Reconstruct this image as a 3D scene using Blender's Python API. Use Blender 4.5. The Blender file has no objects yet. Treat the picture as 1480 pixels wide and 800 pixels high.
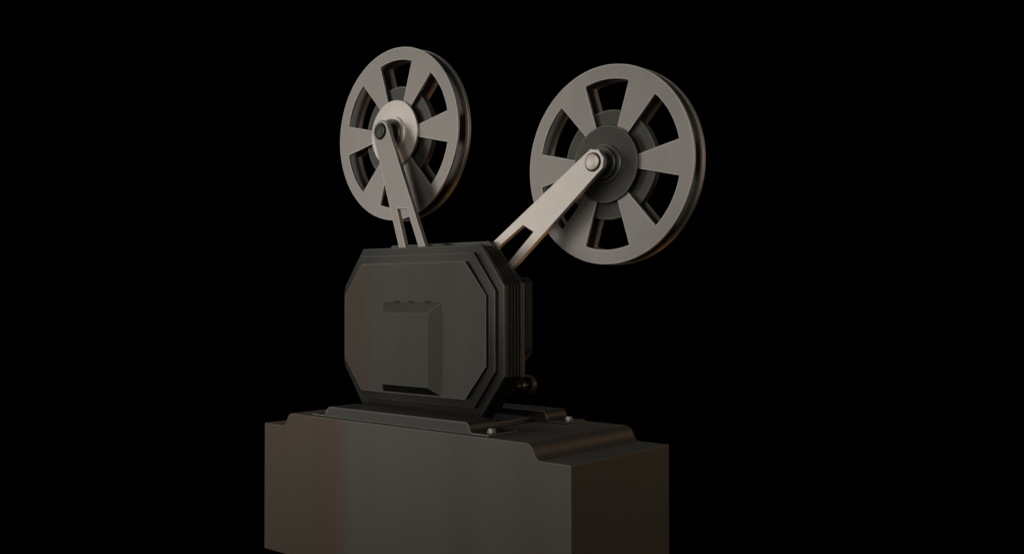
import bpy, bmesh, math
from math import sin, cos, pi, radians
from mathutils import Vector, Matrix

S = 0.2                       # one modelling unit (a reel's radius) is 20 cm
OX, OZ = 2.2765, 4.4346       # pedestal centred on x = 0, its foot on z = 0
C = bpy.context.scene.collection
def W(x, y, z): return Vector(((x + OX) * S, y * S, (z + OZ) * S))

# ------------------------------------------------------------------ materials
def metal(name, col, rough, metallic=1.0, grain=0.06, coat=0.0, stretch=(1, 1, 1), tint=None, spec=0.5, edge_light=None):
    m = bpy.data.materials.new(name); m.use_nodes = True
    nt = m.node_tree; b = nt.nodes['Principled BSDF']
    b.inputs['Metallic'].default_value = metallic
    b.inputs['Specular IOR Level'].default_value = spec
    tc = nt.nodes.new('ShaderNodeTexCoord'); mp = nt.nodes.new('ShaderNodeMapping')
    mp.inputs['Scale'].default_value = stretch
    nt.links.new(tc.outputs['Object'], mp.inputs['Vector'])
    n1 = nt.nodes.new('ShaderNodeTexNoise'); n1.inputs['Scale'].default_value = 9; n1.inputs['Detail'].default_value = 5
    n2 = nt.nodes.new('ShaderNodeTexNoise'); n2.inputs['Scale'].default_value = 700; n2.inputs['Detail'].default_value = 2
    nt.links.new(mp.outputs[0], n1.inputs['Vector']); nt.links.new(tc.outputs['Object'], n2.inputs['Vector'])
    cr = nt.nodes.new('ShaderNodeValToRGB')
    t = tint or col
    cr.color_ramp.elements[0].position = .38; cr.color_ramp.elements[1].position = .62
    cr.color_ramp.elements[0].color = (*[c * (1 - grain) for c in col], 1)
    cr.color_ramp.elements[1].color = (*[c * (1 + grain) for c in t], 1)
    nt.links.new(n1.outputs['Fac'], cr.inputs['Fac'])
    nt.links.new(cr.outputs['Color'], b.inputs['Base Color'])
    mr = nt.nodes.new('ShaderNodeMapRange')
    mr.inputs['From Min'].default_value = .3; mr.inputs['From Max'].default_value = .7
    mr.inputs['To Min'].default_value = rough - .03; mr.inputs['To Max'].default_value = rough + .03
    nt.links.new(n2.outputs['Fac'], mr.inputs['Value']); 
    rl = nt.nodes.new('ShaderNodeMapRange')      # slow drift of the sheen over the surface
    rl.inputs['From Min'].default_value = .35; rl.inputs['From Max'].default_value = .65
    rl.inputs['To Min'].default_value = -.014; rl.inputs['To Max'].default_value = .014
    ra = nt.nodes.new('ShaderNodeMath'); ra.operation = 'ADD'
    nt.links.new(n1.outputs['Fac'], rl.inputs['Value']); nt.links.new(rl.outputs[0], ra.inputs[0]); nt.links.new(mr.outputs[0], ra.inputs[1])
    nt.links.new(ra.outputs[0], b.inputs['Roughness'])
    bp = nt.nodes.new('ShaderNodeBump'); bp.inputs['Strength'].default_value = .05; bp.inputs['Distance'].default_value = .0004
    nt.links.new(n2.outputs['Fac'], bp.inputs['Height']); nt.links.new(bp.outputs[0], b.inputs['Normal'])
    if edge_light:                  # bright edge highlights painted into the base colour
        bv = nt.nodes.new('ShaderNodeBevel'); bv.samples = 6; bv.inputs['Radius'].default_value = .0045
        ge = nt.nodes.new('ShaderNodeNewGeometry'); dp = nt.nodes.new('ShaderNodeVectorMath'); dp.operation = 'DOT_PRODUCT'
        nt.links.new(bv.outputs[0], dp.inputs[0]); nt.links.new(ge.outputs['Normal'], dp.inputs[1])
        w_ = nt.nodes.new('ShaderNodeMapRange'); w_.inputs['From Min'].default_value = .995; w_.inputs['From Max'].default_value = .93
        w_.inputs['To Min'].default_value = 0; w_.inputs['To Max'].default_value = 1
        nt.links.new(dp.outputs['Value'], w_.inputs['Value'])
        pn = nt.nodes.new('ShaderNodeMath'); pn.operation = 'MULTIPLY'; nt.links.new(w_.outputs[0], pn.inputs[0])
        pr = nt.nodes.new('ShaderNodeMapRange'); pr.inputs['From Min'].default_value = .2; pr.inputs['From Max'].default_value = .45
        nt.links.new(n1.outputs['Fac'], pr.inputs['Value']); nt.links.new(pr.outputs[0], pn.inputs[1])
        mx = nt.nodes.new('ShaderNodeMix'); mx.data_type = 'RGBA'; mx.name = 'wear_mix'
        nt.links.new(pn.outputs[0], mx.inputs['Factor']); nt.links.new(cr.outputs['Color'], mx.inputs[6])
        mx.inputs[7].default_value = (*edge_light, 1); nt.links.new(mx.outputs[2], b.inputs['Base Color'])
    return m
STEEL = metal('satin_steel', (.382, .351, .320), .49, edge_light=(.78, .72, .66))
PALE  = metal('pale_steel', (.86, .785, .705), .50, grain=.04)
BLACK = metal('black_enamel', (.092, .090, .079), .46, grain=.05, edge_light=(.27, .26, .24))
BLOCK = metal('pedestal_enamel', (.105, .087, .071), .55, grain=.05, stretch=(.9, .9, .12), tint=(.096, .093, .082), edge_light=(.22, .20, .17))
PANEL = metal('panel_enamel', (.092, .081, .070), .5, grain=.04, stretch=(1.6, 1.6, .25), tint=(.087, .084, .074), edge_light=(.22, .215, .20))
def bands(m, stops, wob):
    """vertical patina bands across the width, edges wandering with a low noise"""
    nt = m.node_tree; b = nt.nodes['Principled BSDF']
    tc = nt.nodes.new('ShaderNodeTexCoord'); mp = nt.nodes.new('ShaderNodeMapping'); mp.inputs['Scale'].default_value = (1, 1, .12)
    nz = nt.nodes.new('ShaderNodeTexNoise'); nz.inputs['Scale'].default_value = 14; nz.inputs['Detail'].default_value = 4
    sp = nt.nodes.new('ShaderNodeSeparateXYZ'); ad = nt.nodes.new('ShaderNodeMath'); ad.operation = 'MULTIPLY_ADD'
    ad.inputs[1].default_value = wob
    mr = nt.nodes.new('ShaderNodeMapRange'); mr.inputs['From Min'].default_value = -.5; mr.inputs['From Max'].default_value = .5
    cr = nt.nodes.new('ShaderNodeValToRGB')
    L = nt.links.new
    L(tc.outputs['Object'], mp.inputs[0]); L(mp.outputs[0], nz.inputs['Vector']); L(tc.outputs['Object'], sp.inputs[0])
    L(nz.outputs['Fac'], ad.inputs[0]); L(sp.outputs['X'], ad.inputs[2]); L(ad.outputs[0], mr.inputs['Value']); L(mr.outputs[0], cr.inputs['Fac'])
    e = cr.color_ramp.elements
    while len(e) > 2: e.remove(e[-1])
    for i, (x, c) in enumerate(stops):
        k = e[i] if i < 2 else e.new(x)
        k.position = x; k.color = (*c, 1)
    L(cr.outputs['Color'], nt.nodes['wear_mix'].inputs[6])
BR, OL, RD = (.168, .134, .102), (.168, .164, .139), (.172, .149, .130)
bands(BLOCK, [(0, BR), (.26, (.156, .127, .097)), (.325, (.176, .122, .092)), (.375, OL), (.66, OL), (.70, (.166, .149, .129)), (.76, OL), (.83, OL), (.865, RD), (.90, RD), (.93, OL), (1, OL)], .036)
FIN   = metal('fin_enamel', (.062, .061, .055), .48, grain=.06)
REAR  = metal('rear_enamel', (.032, .031, .028), .5)
bands(PANEL, [(0, (.098, .082, .064)), (.31, (.098, .082, .064)), (.365, (.106, .082, .066)), (.415, (.091, .089, .076)), (.60, (.091, .089, .076)), (.64, (.099, .088, .077)), (.67, (.099, .088, .077)), (.70, (.091, .089, .076)), (1, (.091, .089, .076))], .036)
DARK  = metal('dark_recess', (.006, .006, .006), .7, metallic=0, spec=.1)
SCREW = metal('screw_steel', (.55, .52, .48), .38)
BRASS = metal('worn_bronze', (.15, .118, .09), .42)

# ------------------------------------------------------------------ mesh helpers
def empty(name, x, y, z):
    o = bpy.data.objects.new(name, None); o.empty_display_size = .05
    o.location = W(x, y, z); C.objects.link(o); return o
def tag(o, label, cat, group=None):
    o['label'] = label; o['category'] = cat
    if group: o['group'] = group
def finish(name, bm, mat, parent=None, bevel=.006, seg=2, ang=32):
    """bm is in modelling units; the object origin goes to its own centre."""
    bmesh.ops.remove_doubles(bm, verts=bm.verts, dist=1e-6)
    bmesh.ops.recalc_face_normals(bm, faces=bm.faces)
    n = len(bm.verts)
    c = sum((v.co for v in bm.verts), Vector()) / n
    for v in bm.verts: v.co = (v.co - c) * S
    me = bpy.data.meshes.new(name); bm.to_mesh(me); bm.free()
    for p in me.polygons: p.use_smooth = True
    me.set_sharp_from_angle(angle=radians(ang))
    me.materials.append(mat)
    o = bpy.data.objects.new(name, me); C.objects.link(o)
    loc = W(*c)
    if parent is not None:
        o.parent = parent
        q, par = Vector(), parent
        while par is not None: q += par.location; par = par.parent
        loc = loc - q
    o.location = loc
    if bevel:
        b = o.modifiers.new('bevel', 'BEVEL'); b.width = bevel * S; b.segments = seg
        b.limit_method = 'ANGLE'; b.angle_limit = radians(ang); b.harden_normals = True
    return o
def sheet(bm, pts, faces, y0, y1):
    """flat face set in the x-z plane thickened from y0 to y1"""
    a = [bm.verts.new((x, y0, z)) for x, z in pts]; b = [bm.verts.new((x, y1, z)) for x, z in pts]
    cnt = {}
    for f in faces:
        bm.faces.new([a[i] for i in f]); bm.faces.new([b[i] for i in reversed(f)])
        for i in range(len(f)):
            e = (f[i], f[(i + 1) % len(f)]); k = tuple(sorted(e)); cnt.setdefault(k, []).append(e)
    for k, es in cnt.items():
        if len(es) == 1:
            i, j = es[0]; bm.faces.new([a[j], a[i], b[i], b[j]])
def plate(bm, pts, y0, y1): sheet(bm, pts, [list(range(len(pts)))], y0, y1)
def disc(bm, cx, cz, r, y0, y1, n=64, ph=0.0):
    plate(bm, [(cx + r * cos(ph + 2 * pi * k / n), cz + r * sin(ph + 2 * pi * k / n)) for k in range(n)], y0, y1)
def lathe(bm, cx, cz, prof, n=64):
    """closed surface of revolution about the y axis; prof = [(r, y), ...] front to back"""
    rings = []
    for r, y in prof:
        rings.append([bm.verts.new((cx + r * cos(2 * pi * k / n), y, cz + r * sin(2 * pi * k / n))) for k in range(n)])
    for A, B in zip(rings, rings[1:]):
        for k in range(n): bm.faces.new([A[k], A[(k + 1) % n], B[(k + 1) % n], B[k]])
    bm.faces.new(rings[0]); bm.faces.new(list(reversed(rings[-1])))
def zlathe(bm, cx, cy, prof, n=24, ph=0.0):
    rings = []
    for r, z in prof:
        rings.append([bm.verts.new((cx + r * cos(ph + 2 * pi * k / n), cy + r * sin(ph + 2 * pi * k / n), z)) for k in range(n)])
    for A, B in zip(rings, rings[1:]):
        for k in range(n): bm.faces.new([A[k], A[(k + 1) % n], B[(k + 1) % n], B[k]])
    bm.faces.new(rings[0]); bm.faces.new(list(reversed(rings[-1])))
def octagon(cx, cz, hx, kx, hz, kz):
    return [(cx - kx, cz - hz), (cx + kx, cz - hz), (cx + hx, cz - kz), (cx + hx, cz + kz),
            (cx + kx, cz + hz), (cx - kx, cz + hz), (cx - hx, cz + kz), (cx - hx, cz - kz)]

# ------------------------------------------------------------------ pedestal
PYF, PYB = -.8071, .8242
ZS, ZT, ZB = -2.9584, -2.8075, -4.4346       # shelf, plateau, foot
XL, XR = -4.55, -.0027
def scurve(x0, z0, x1, z1, n=8, r=.32):
    """ogee from (x0,z0) down to (x1,z1): a round shoulder, a straight flank, a round foot"""
    out = []
    dx, dz = x1 - x0, z1 - z0
    P = [(0, 0), (r, .02), (.36, .22), (.64, .78), (1 - r, .98), (1, 1)]
    for k in range(n + 1):
        t = k / n
        # two quadratic arcs joined by the flank
        if t <= .5:
            s = t * 2; a, b, c_ = (0, 0), (.34, .0), (.5, .5)
        else:
            s = t * 2 - 1; a, b, c_ = (.5, .5), (.66, 1.0), (1, 1)
        u = (1 - s) ** 2 * a[0] + 2 * s * (1 - s) * b[0] + s * s * c_[0]
        v = (1 - s) ** 2 * a[1] + 2 * s * (1 - s) * b[1] + s * s * c_[1]
        out.append((x0 + dx * u, z0 + dz * v))
    return out
right = scurve(-.530, ZT, -.335, ZS, 12)
left = [(XL + XR - x, z) for x, z in reversed(right)]
prof = [(XL, ZB), (XR, ZB), (XR, ZS)] + list(reversed(right)) + list(reversed(left)) + [(XL, ZS)]
bm = bmesh.new(); plate(bm, prof, PYF, PYB)
ped = finish('pedestal', bm, BLOCK, None, bevel=.008, ang=22)
tag(ped, 'long dark metal pedestal block with stepped shoulders standing under the projector', 'pedestal')

# ------------------------------------------------------------------ projector
pro = empty('film_projector', -2.45, -.12, ZT)
tag(pro, 'black octagonal film projector with two upright reel arms, bolted on the dark pedestal', 'film projector')

# mounting rails with an ogee at each end
def rail(y0, y1, sy):
    cx = -2.37; zf = -2.787; zt = -2.690; zb = ZT + .001
    R = scurve(-1.335, zt, -1.235, zf, 10)
    L = [(2 * cx - x, z) for x, z in reversed(R)]
    pr = [(2 * cx + 1.029, zb), (-1.029, zb), (-1.029, zf)] + list(reversed(R)) + list(reversed(L)) + [(2 * cx + 1.029, zf)]
    bm = bmesh.new(); plate(bm, pr, y0, y1)
    o = finish('mounting_rail', bm, BLACK, pro, bevel=.005, ang=22)
    for x in (-1.135, 2 * cx + 1.135):
        bm = bmesh.new(); zlathe(bm, x, sy, [(.052, zf - .002), (.052, zf + .010)], 28)
        zlathe(bm, x, sy, [(.040, zf + .009), (.040, zf + .032), (.032, zf + .038)], 6, .35)
        finish('screw', bm, SCREW, o, bevel=.003)
    return o
rail(-.761, -.345, -.600)
rail(.440, .790, .640)
bm = bmesh.new(); plate(bm, [(-3.30, ZT + .001), (-1.44, ZT + .001), (-1.44, -2.757), (-3.30, -2.757)], -.345, .440)
finish('base_plate', bm, BLACK, pro, bevel=.006)

def sloped(name, cx, cz, dims, grow, yf, yo, yb, parent, mat):
    """octagonal frame whose front slopes back from the inner edge (yf) to the rim (yo)"""
    hx, kx, hz, kz = dims
    inner = octagon(cx, cz, hx - grow, kx - grow * .6, hz - grow, kz - grow * .6)
    outer = octagon(cx, cz, hx, kx, hz, kz)
    bm = bmesh.new()
    A = [bm.verts.new((x, yf, z)) for x, z in inner]; B = [bm.verts.new((x, yo, z)) for x, z in outer]
    D = [bm.verts.new((x, yb, z)) for x, z in outer]
    bm.faces.new(A); bm.faces.new(list(reversed(D)))
    for k in range(8):
        n = (k + 1) % 8
        bm.faces.new([A[k], A[n], B[n], B[k]]); bm.faces.new([B[k], B[n], D[n], D[k]])
    return finish(name, bm, mat, parent, bevel=.007, seg=3, ang=14)
# casing: core, ribs, and the stepped front plates
cx, cz = -2.4503, -1.815
bm = bmesh.new(); plate(bm, octagon(cx, cz, 1.165, .870, .845, .430), -.30, .05)
finish('casing', bm, BLACK, pro, bevel=.006)
for y0, y1, d in ((-.236, -.206, -.004), (-.184, -.156, -.004), (-.134, -.106, -.004), (-.084, -.058, -.004), (-.038, -.018, -.004)):
    bm = bmesh.new(); plate(bm, octagon(cx, cz, 1.215 + d, .860 + d, .885 + d, .470), y0, y1)
    finish('rib', bm, FIN, pro, bevel=.006)
bm = bmesh.new(); plate(bm, octagon(cx, cz, 1.1957, .7566, .934, .4855), -.012, .058)
finish('back_plate', bm, BLACK, pro, bevel=.008)
sloped('outer_frame', cx, cz, (1.2319, .9145, .8854, .4594), .08, -.336, -.3127, -.272, pro, BLACK)
bm = bmesh.new(); plate(bm, octagon(cx, cz, 1.13, .82, .78, .40), -.372, -.30); finish('spacer', bm, DARK, pro, bevel=0)
sloped('inner_frame', -2.448, -1.813, (1.165, .868, .800, .412), .08, -.403, -.380, -.340, pro, BLACK)
AX, AZ = -2.448, -1.814
bm = bmesh.new(); plate(bm, octagon(AX, AZ, 1.040, .750, .690, .330), -.425, -.36); finish('spacer', bm, DARK, pro, bevel=0)
bm = bmesh.new(); plate(bm, octagon(AX, AZ, 1.0920, .801, .7105, .3615), -.437, -.410)
panel = finish('front_panel', bm, PANEL, pro, bevel=.006)
# raised box with four sloping sides on the panel
bm = bmesh.new()
o_ = [(-2.902, -2.523), (-1.973, -2.523), (-1.973, -1.508), (-2.902, -1.508)]
i_ = [(-2.785, -2.421), (-2.093, -2.421), (-2.093, -1.643), (-2.785, -1.643)]
A = [bm.verts.new((x, -.419, z)) for x, z in o_]; B = [bm.verts.new((x, -.535, z)) for x, z in i_]
bm.faces.new(B); bm.faces.new(list(reversed(A)))
for k in range(4): bm.faces.new([A[k], A[(k + 1) % 4], B[(k + 1) % 4], B[k]])
box = finish('cover_box', bm, PANEL, panel, bevel=.004)
for x in (-2.66, -2.44, -2.19):
    bm = bmesh.new(); plate(bm, [(x - .045, -1.524), (x + .045, -1.524), (x + .045, -1.516), (x - .045, -1.516)], -.4415, -.4375)
    finish('hinge_slot', bm, DARK, panel, bevel=0)  # dark strips painting the shade where the box top meets the panel

# rear housing and the knob below it
bm = bmesh.new()
def rear(hx, e):
    c0 = -2.4503
    R = [(c0 + hx - .34, -2.40 + e), (c0 + hx - .10, -2.17 + e), (c0 + hx, -2.05 + e * .5), (c0 + hx, -1.315 - e), (c0 + hx - .015, -1.285 - e), (c0 + hx - .05, -1.270 - e)]
    return R + [(2 * c0 - x, z) for x, z in reversed(R)]
plate(bm, rear(1.145, 0), .14, .25); finish('rear_housing', bm, REAR, pro, bevel=.02, seg=3)
bm = bmesh.new(); plate(bm, rear(1.09, .02), .058, .139); finish('rear_gasket', bm, REAR, pro, bevel=.004)
KX, KZ = -1.432, -2.410
bm = bmesh.new(); lathe(bm, KX, KZ, [(.030, .04), (.030, .30)], 24)
shaft = finish('knob_shaft', bm, BLACK, pro, bevel=0)
bm = bmesh.new(); lathe(bm, KX, KZ, [(.042, .185), (.050, .192), (.050, .245), (.034, .25)], 32)
finish('collar', bm, BRASS, shaft, bevel=.003)
bm = bmesh.new(); lathe(bm, KX, KZ, [(.068, .285), (.098, .290), (.104, .300), (.104, .340), (.098, .350), (.02, .352)], 48)
finish('knob', bm, BRASS, shaft, bevel=.003)

# ------------------------------------------------------------------ reel arms
X1, Z1, Y1 = -3.1597, .4105, 0.0
X2, Z2, Y2 = -.3925, -.1486, .2998
G = .2364
def arm(X, Z, Y, ang, slot, bolt_mat, arm_mat):
    u = Vector((cos(ang), sin(ang))); w = Vector((-u.y, u.x))
    def P(a, b): q = u * a + w * b; return (X + q.x, Z + q.y)
    half = lambda a: .131 + (a / 1.45) * .066
    (aL, wL), (aR, wR), (bL, vL), (bR, vR) = slot
    tip = [P(-.135 * cos(t), .135 * sin(t)) for t in (radians(-67.5), radians(-22.5), radians(22.5), radians(67.5))]
    E0, E1 = 1.50, 1.62
    pts = tip + [P(aR, half(aR)), P(aR, wR), P(aL, wL), P(aL, -half(aL)),
                 P(E0, half(E0)), P(E0, vR), P(E0, vL), P(E0, -half(E0)), P(E1, half(E1)), P(E1, -half(E1))]
    faces = [[0, 1, 2, 3, 4, 5, 6, 7], [4, 8, 9, 5], [6, 10, 11, 7], [8, 12, 13, 11, 10, 9]]
    y0, y1 = Y - G, Y - G + .055
    bm = bmesh.new(); sheet(bm, pts, faces, y0, y1)
    a = finish('reel_arm', bm, arm_mat, pro, bevel=.005)
    bm = bmesh.new(); disc(bm, X, Z, .095, y0 - .003, y0 + .004, 40); finish('washer', bm, DARK, a, bevel=0)  # thin black disc standing in for the shaded gap round the bolt
    bm = bmesh.new(); lathe(bm, X, Z, [(.070, y0 - .024), (.080, y0 - .019), (.082, y0 - .012), (.082, y0 - .001)], 40)
    finish('bolt', bm, bolt_mat, a, bevel=0)
    bm = bmesh.new(); lathe(bm, X, Z, [(.125, y1 + .001), (.125, y1 + .022), (.098, y1 + .026), (.098, Y - .094)], 48)
    lathe(bm, X, Z, [(.05, Y - .10), (.05, Y + .25)], 32)
    finish('spindle', bm, BLACK, a, bevel=.003)
arm(X1, Z1, Y1, radians(-68.8), ((.9376, -.066), (.997, .078), (1.364, -.100), (1.414, .100)), BLACK, STEEL)
arm(X2, Z2, Y2, radians(-143.1), ((1.062, -.072), (.998, .068), (1.434, -.108), (1.390, .112)), PALE, PALE)

# ------------------------------------------------------------------ reels
def wheel(bm, X, Z, y0, y1, R=1.0):
    """flange: rim, six spokes widening outward, open windows"""
    RI, RW = .365, .8512
    def aw(k, h):       # 20 stations in 60 degrees: 12 over the window, 8 over the spoke
        s, j = divmod(k, 20)
        a = -h + 2 * h * j / 12 if j <= 12 else h + (60 - 2 * h) * (j - 12) / 8
        return radians(90 + 60 * s + a)
    N = 120; pts = []
    for r, h in ((.10, 19.0), (RI, 19.0), (RW, 18.04), (R, 18.04)):
        for k in range(N): t = aw(k, h); pts.append((X + r * cos(t), Z + r * sin(t)))
    faces = []
    for k in range(N):
        n = (k + 1) % N
        for lv in range(3):
            if lv == 1 and k % 20 < 12: continue
            faces.append([lv * N + k, lv * N + n, (lv + 1) * N + n, (lv + 1) * N + k])
    sheet(bm, pts, faces, y0, y1)
def reel(X, Z, Y, hub_mat, label, cone):
    r = empty('film_reel', X, Y, Z - 1.0)
    tag(r, label, 'film reel', 'the two film reels on the projector arms')
    bm = bmesh.new(); wheel(bm, X, Z, Y, Y + .030); finish('flange', bm, STEEL, r, bevel=.006, seg=3, ang=25)
    bm = bmesh.new(); wheel(bm, X, Z, Y + .138, Y + .163, .992); finish('liner', bm, BLACK, r, bevel=.004, ang=25)
    bm = bmesh.new(); wheel(bm, X, Z, Y + .164, Y + .2112); finish('flange', bm, STEEL, r, bevel=.006, seg=3, ang=25)
    bm = bmesh.new(); lathe(bm, X, Z, [(.545, Y + .045), (.553, Y + .053), (.553, Y + .120), (.535, Y + .125), (.535, Y + .137)], 96)
    finish('core', bm, BLACK, r, bevel=0)
    bm = bmesh.new(); lathe(bm, X, Z, [(.195, Y - .030 - cone), (.383, Y - .028), (.386, Y - .024), (.386, Y - .004), (.36, Y - .001)], 40)
    h = finish('hub_disc', bm, hub_mat, r, bevel=0)
    bm = bmesh.new(); lathe(bm, X, Z, [(.165, Y - .048 - cone), (.192, Y - .046 - cone), (.200, Y - .040 - cone), (.200, Y - .027 - cone)], 64)
    finish('hub_boss', bm, hub_mat, h, bevel=0); bm = bmesh.new()
    lathe(bm, X, Z, [(.118, Y - .092 - cone * .5), (.155, Y - .092 - cone * .5), (.161, Y - .086 - cone * .5), (.161, Y - .047 - cone)], 64)
    finish('hub_cap', bm, BLACK, h, bevel=0)
    return r
reel(X1, Z1, Y1, PALE, 'steel film reel with pale bright hub disc on the steep left arm', .014)
reel(X2, Z2, Y2, BLACK, 'steel film reel with black hub disc on the slanting pale right arm', .008)

# ------------------------------------------------------------------ camera (solved from the photograph)
yaw, pitch, roll, fpx = -.7096, .0164, -.0009, 1442.5252
fw = Vector((sin(yaw) * cos(pitch), cos(yaw) * cos(pitch), sin(pitch)))
rt = Vector((cos(yaw), -sin(yaw), 0)); up = rt.cross(fw)
r2 = rt * cos(roll) + up * sin(roll); u2 = up * cos(roll) - rt * sin(roll)
cam = bpy.data.cameras.new('camera'); co = bpy.data.objects.new('camera', cam); C.objects.link(co)
M = Matrix((r2, u2, -fw)).transposed().to_4x4(); M.translation = W(5.3781, -7.8747, -1.4351)
co.matrix_world = M
cam.sensor_width = 36; cam.lens = fpx / 1480 * 36; cam.clip_start = .01; cam.clip_end = 100
bpy.context.scene.camera = co

# ------------------------------------------------------------------ lamps
def area(name, pos, target, sx, sy, power, col, spread=180):
    l = bpy.data.lights.new(name, 'AREA'); l.shape = 'RECTANGLE'; l.size = sx; l.size_y = sy
    l.energy = power; l.color = col; l.spread = radians(spread)
    o = bpy.data.objects.new(name, l); C.objects.link(o)
    o.location = W(*pos)
    o.rotation_euler = (W(*target) - o.location).to_track_quat('-Z', 'Y').to_euler()
    return o
T = (-1.9, 0, -1.2)
def pol(az, el, d):   # az: degrees left of the front normal
    return (T[0] - sin(radians(az)) * cos(radians(el)) * d, -cos(radians(az)) * cos(radians(el)) * d, T[2] + sin(radians(el)) * d)
def lamp(name, az, el, d, sx, sy, radiance, col):
    area(name, pol(az, el, d), T, sx, sy, radiance * pi * sx * sy, col)
lamp('key_lamp', 46, 5, 26, 1.5, 3.4, 2.22, (1.0, .985, .96))
lamp('fill_lamp', -46, 12, 26, 2.4, 3.0, 1.85, (1.0, .97, .92))
lamp('front_lamp', -2, 14, 26, 2.4, 2.8, 1.75, (1.0, .97, .92))
lamp('top_lamp', 84, 54, 24, 3.0, 2.6, 1.2, (1.0, .98, .94))
lamp('side_lamp', -135, 9, 24, 3.0, 2.4, .62, (1.0, .75, .54))
lamp('back_lamp', 137, 34, 26, 3.0, 1.6, .16, (1.0, .93, .84))
lamp('high_back_lamp', -165, 42, 26, 3.0, 2.4, .12, (1.0, .88, .74))
area('warm_lamp', (T[0] + 2.2, 8.2, T[2] - 8.2), T, .8, .8, 1.5, (1.0, .48, .14))

# ------------------------------------------------------------------ world and view
w = bpy.data.worlds.new('World'); bpy.context.scene.world = w; w.use_nodes = True
bg = w.node_tree.nodes['Background']; bg.inputs['Color'].default_value = (0, 0, 0, 1); bg.inputs['Strength'].default_value = 0
vs = bpy.context.scene.view_settings
bpy.context.scene.display_settings.display_device = 'sRGB'
vs.view_transform = 'Standard'; vs.look = 'None'; vs.exposure = 0; vs.gamma = 1
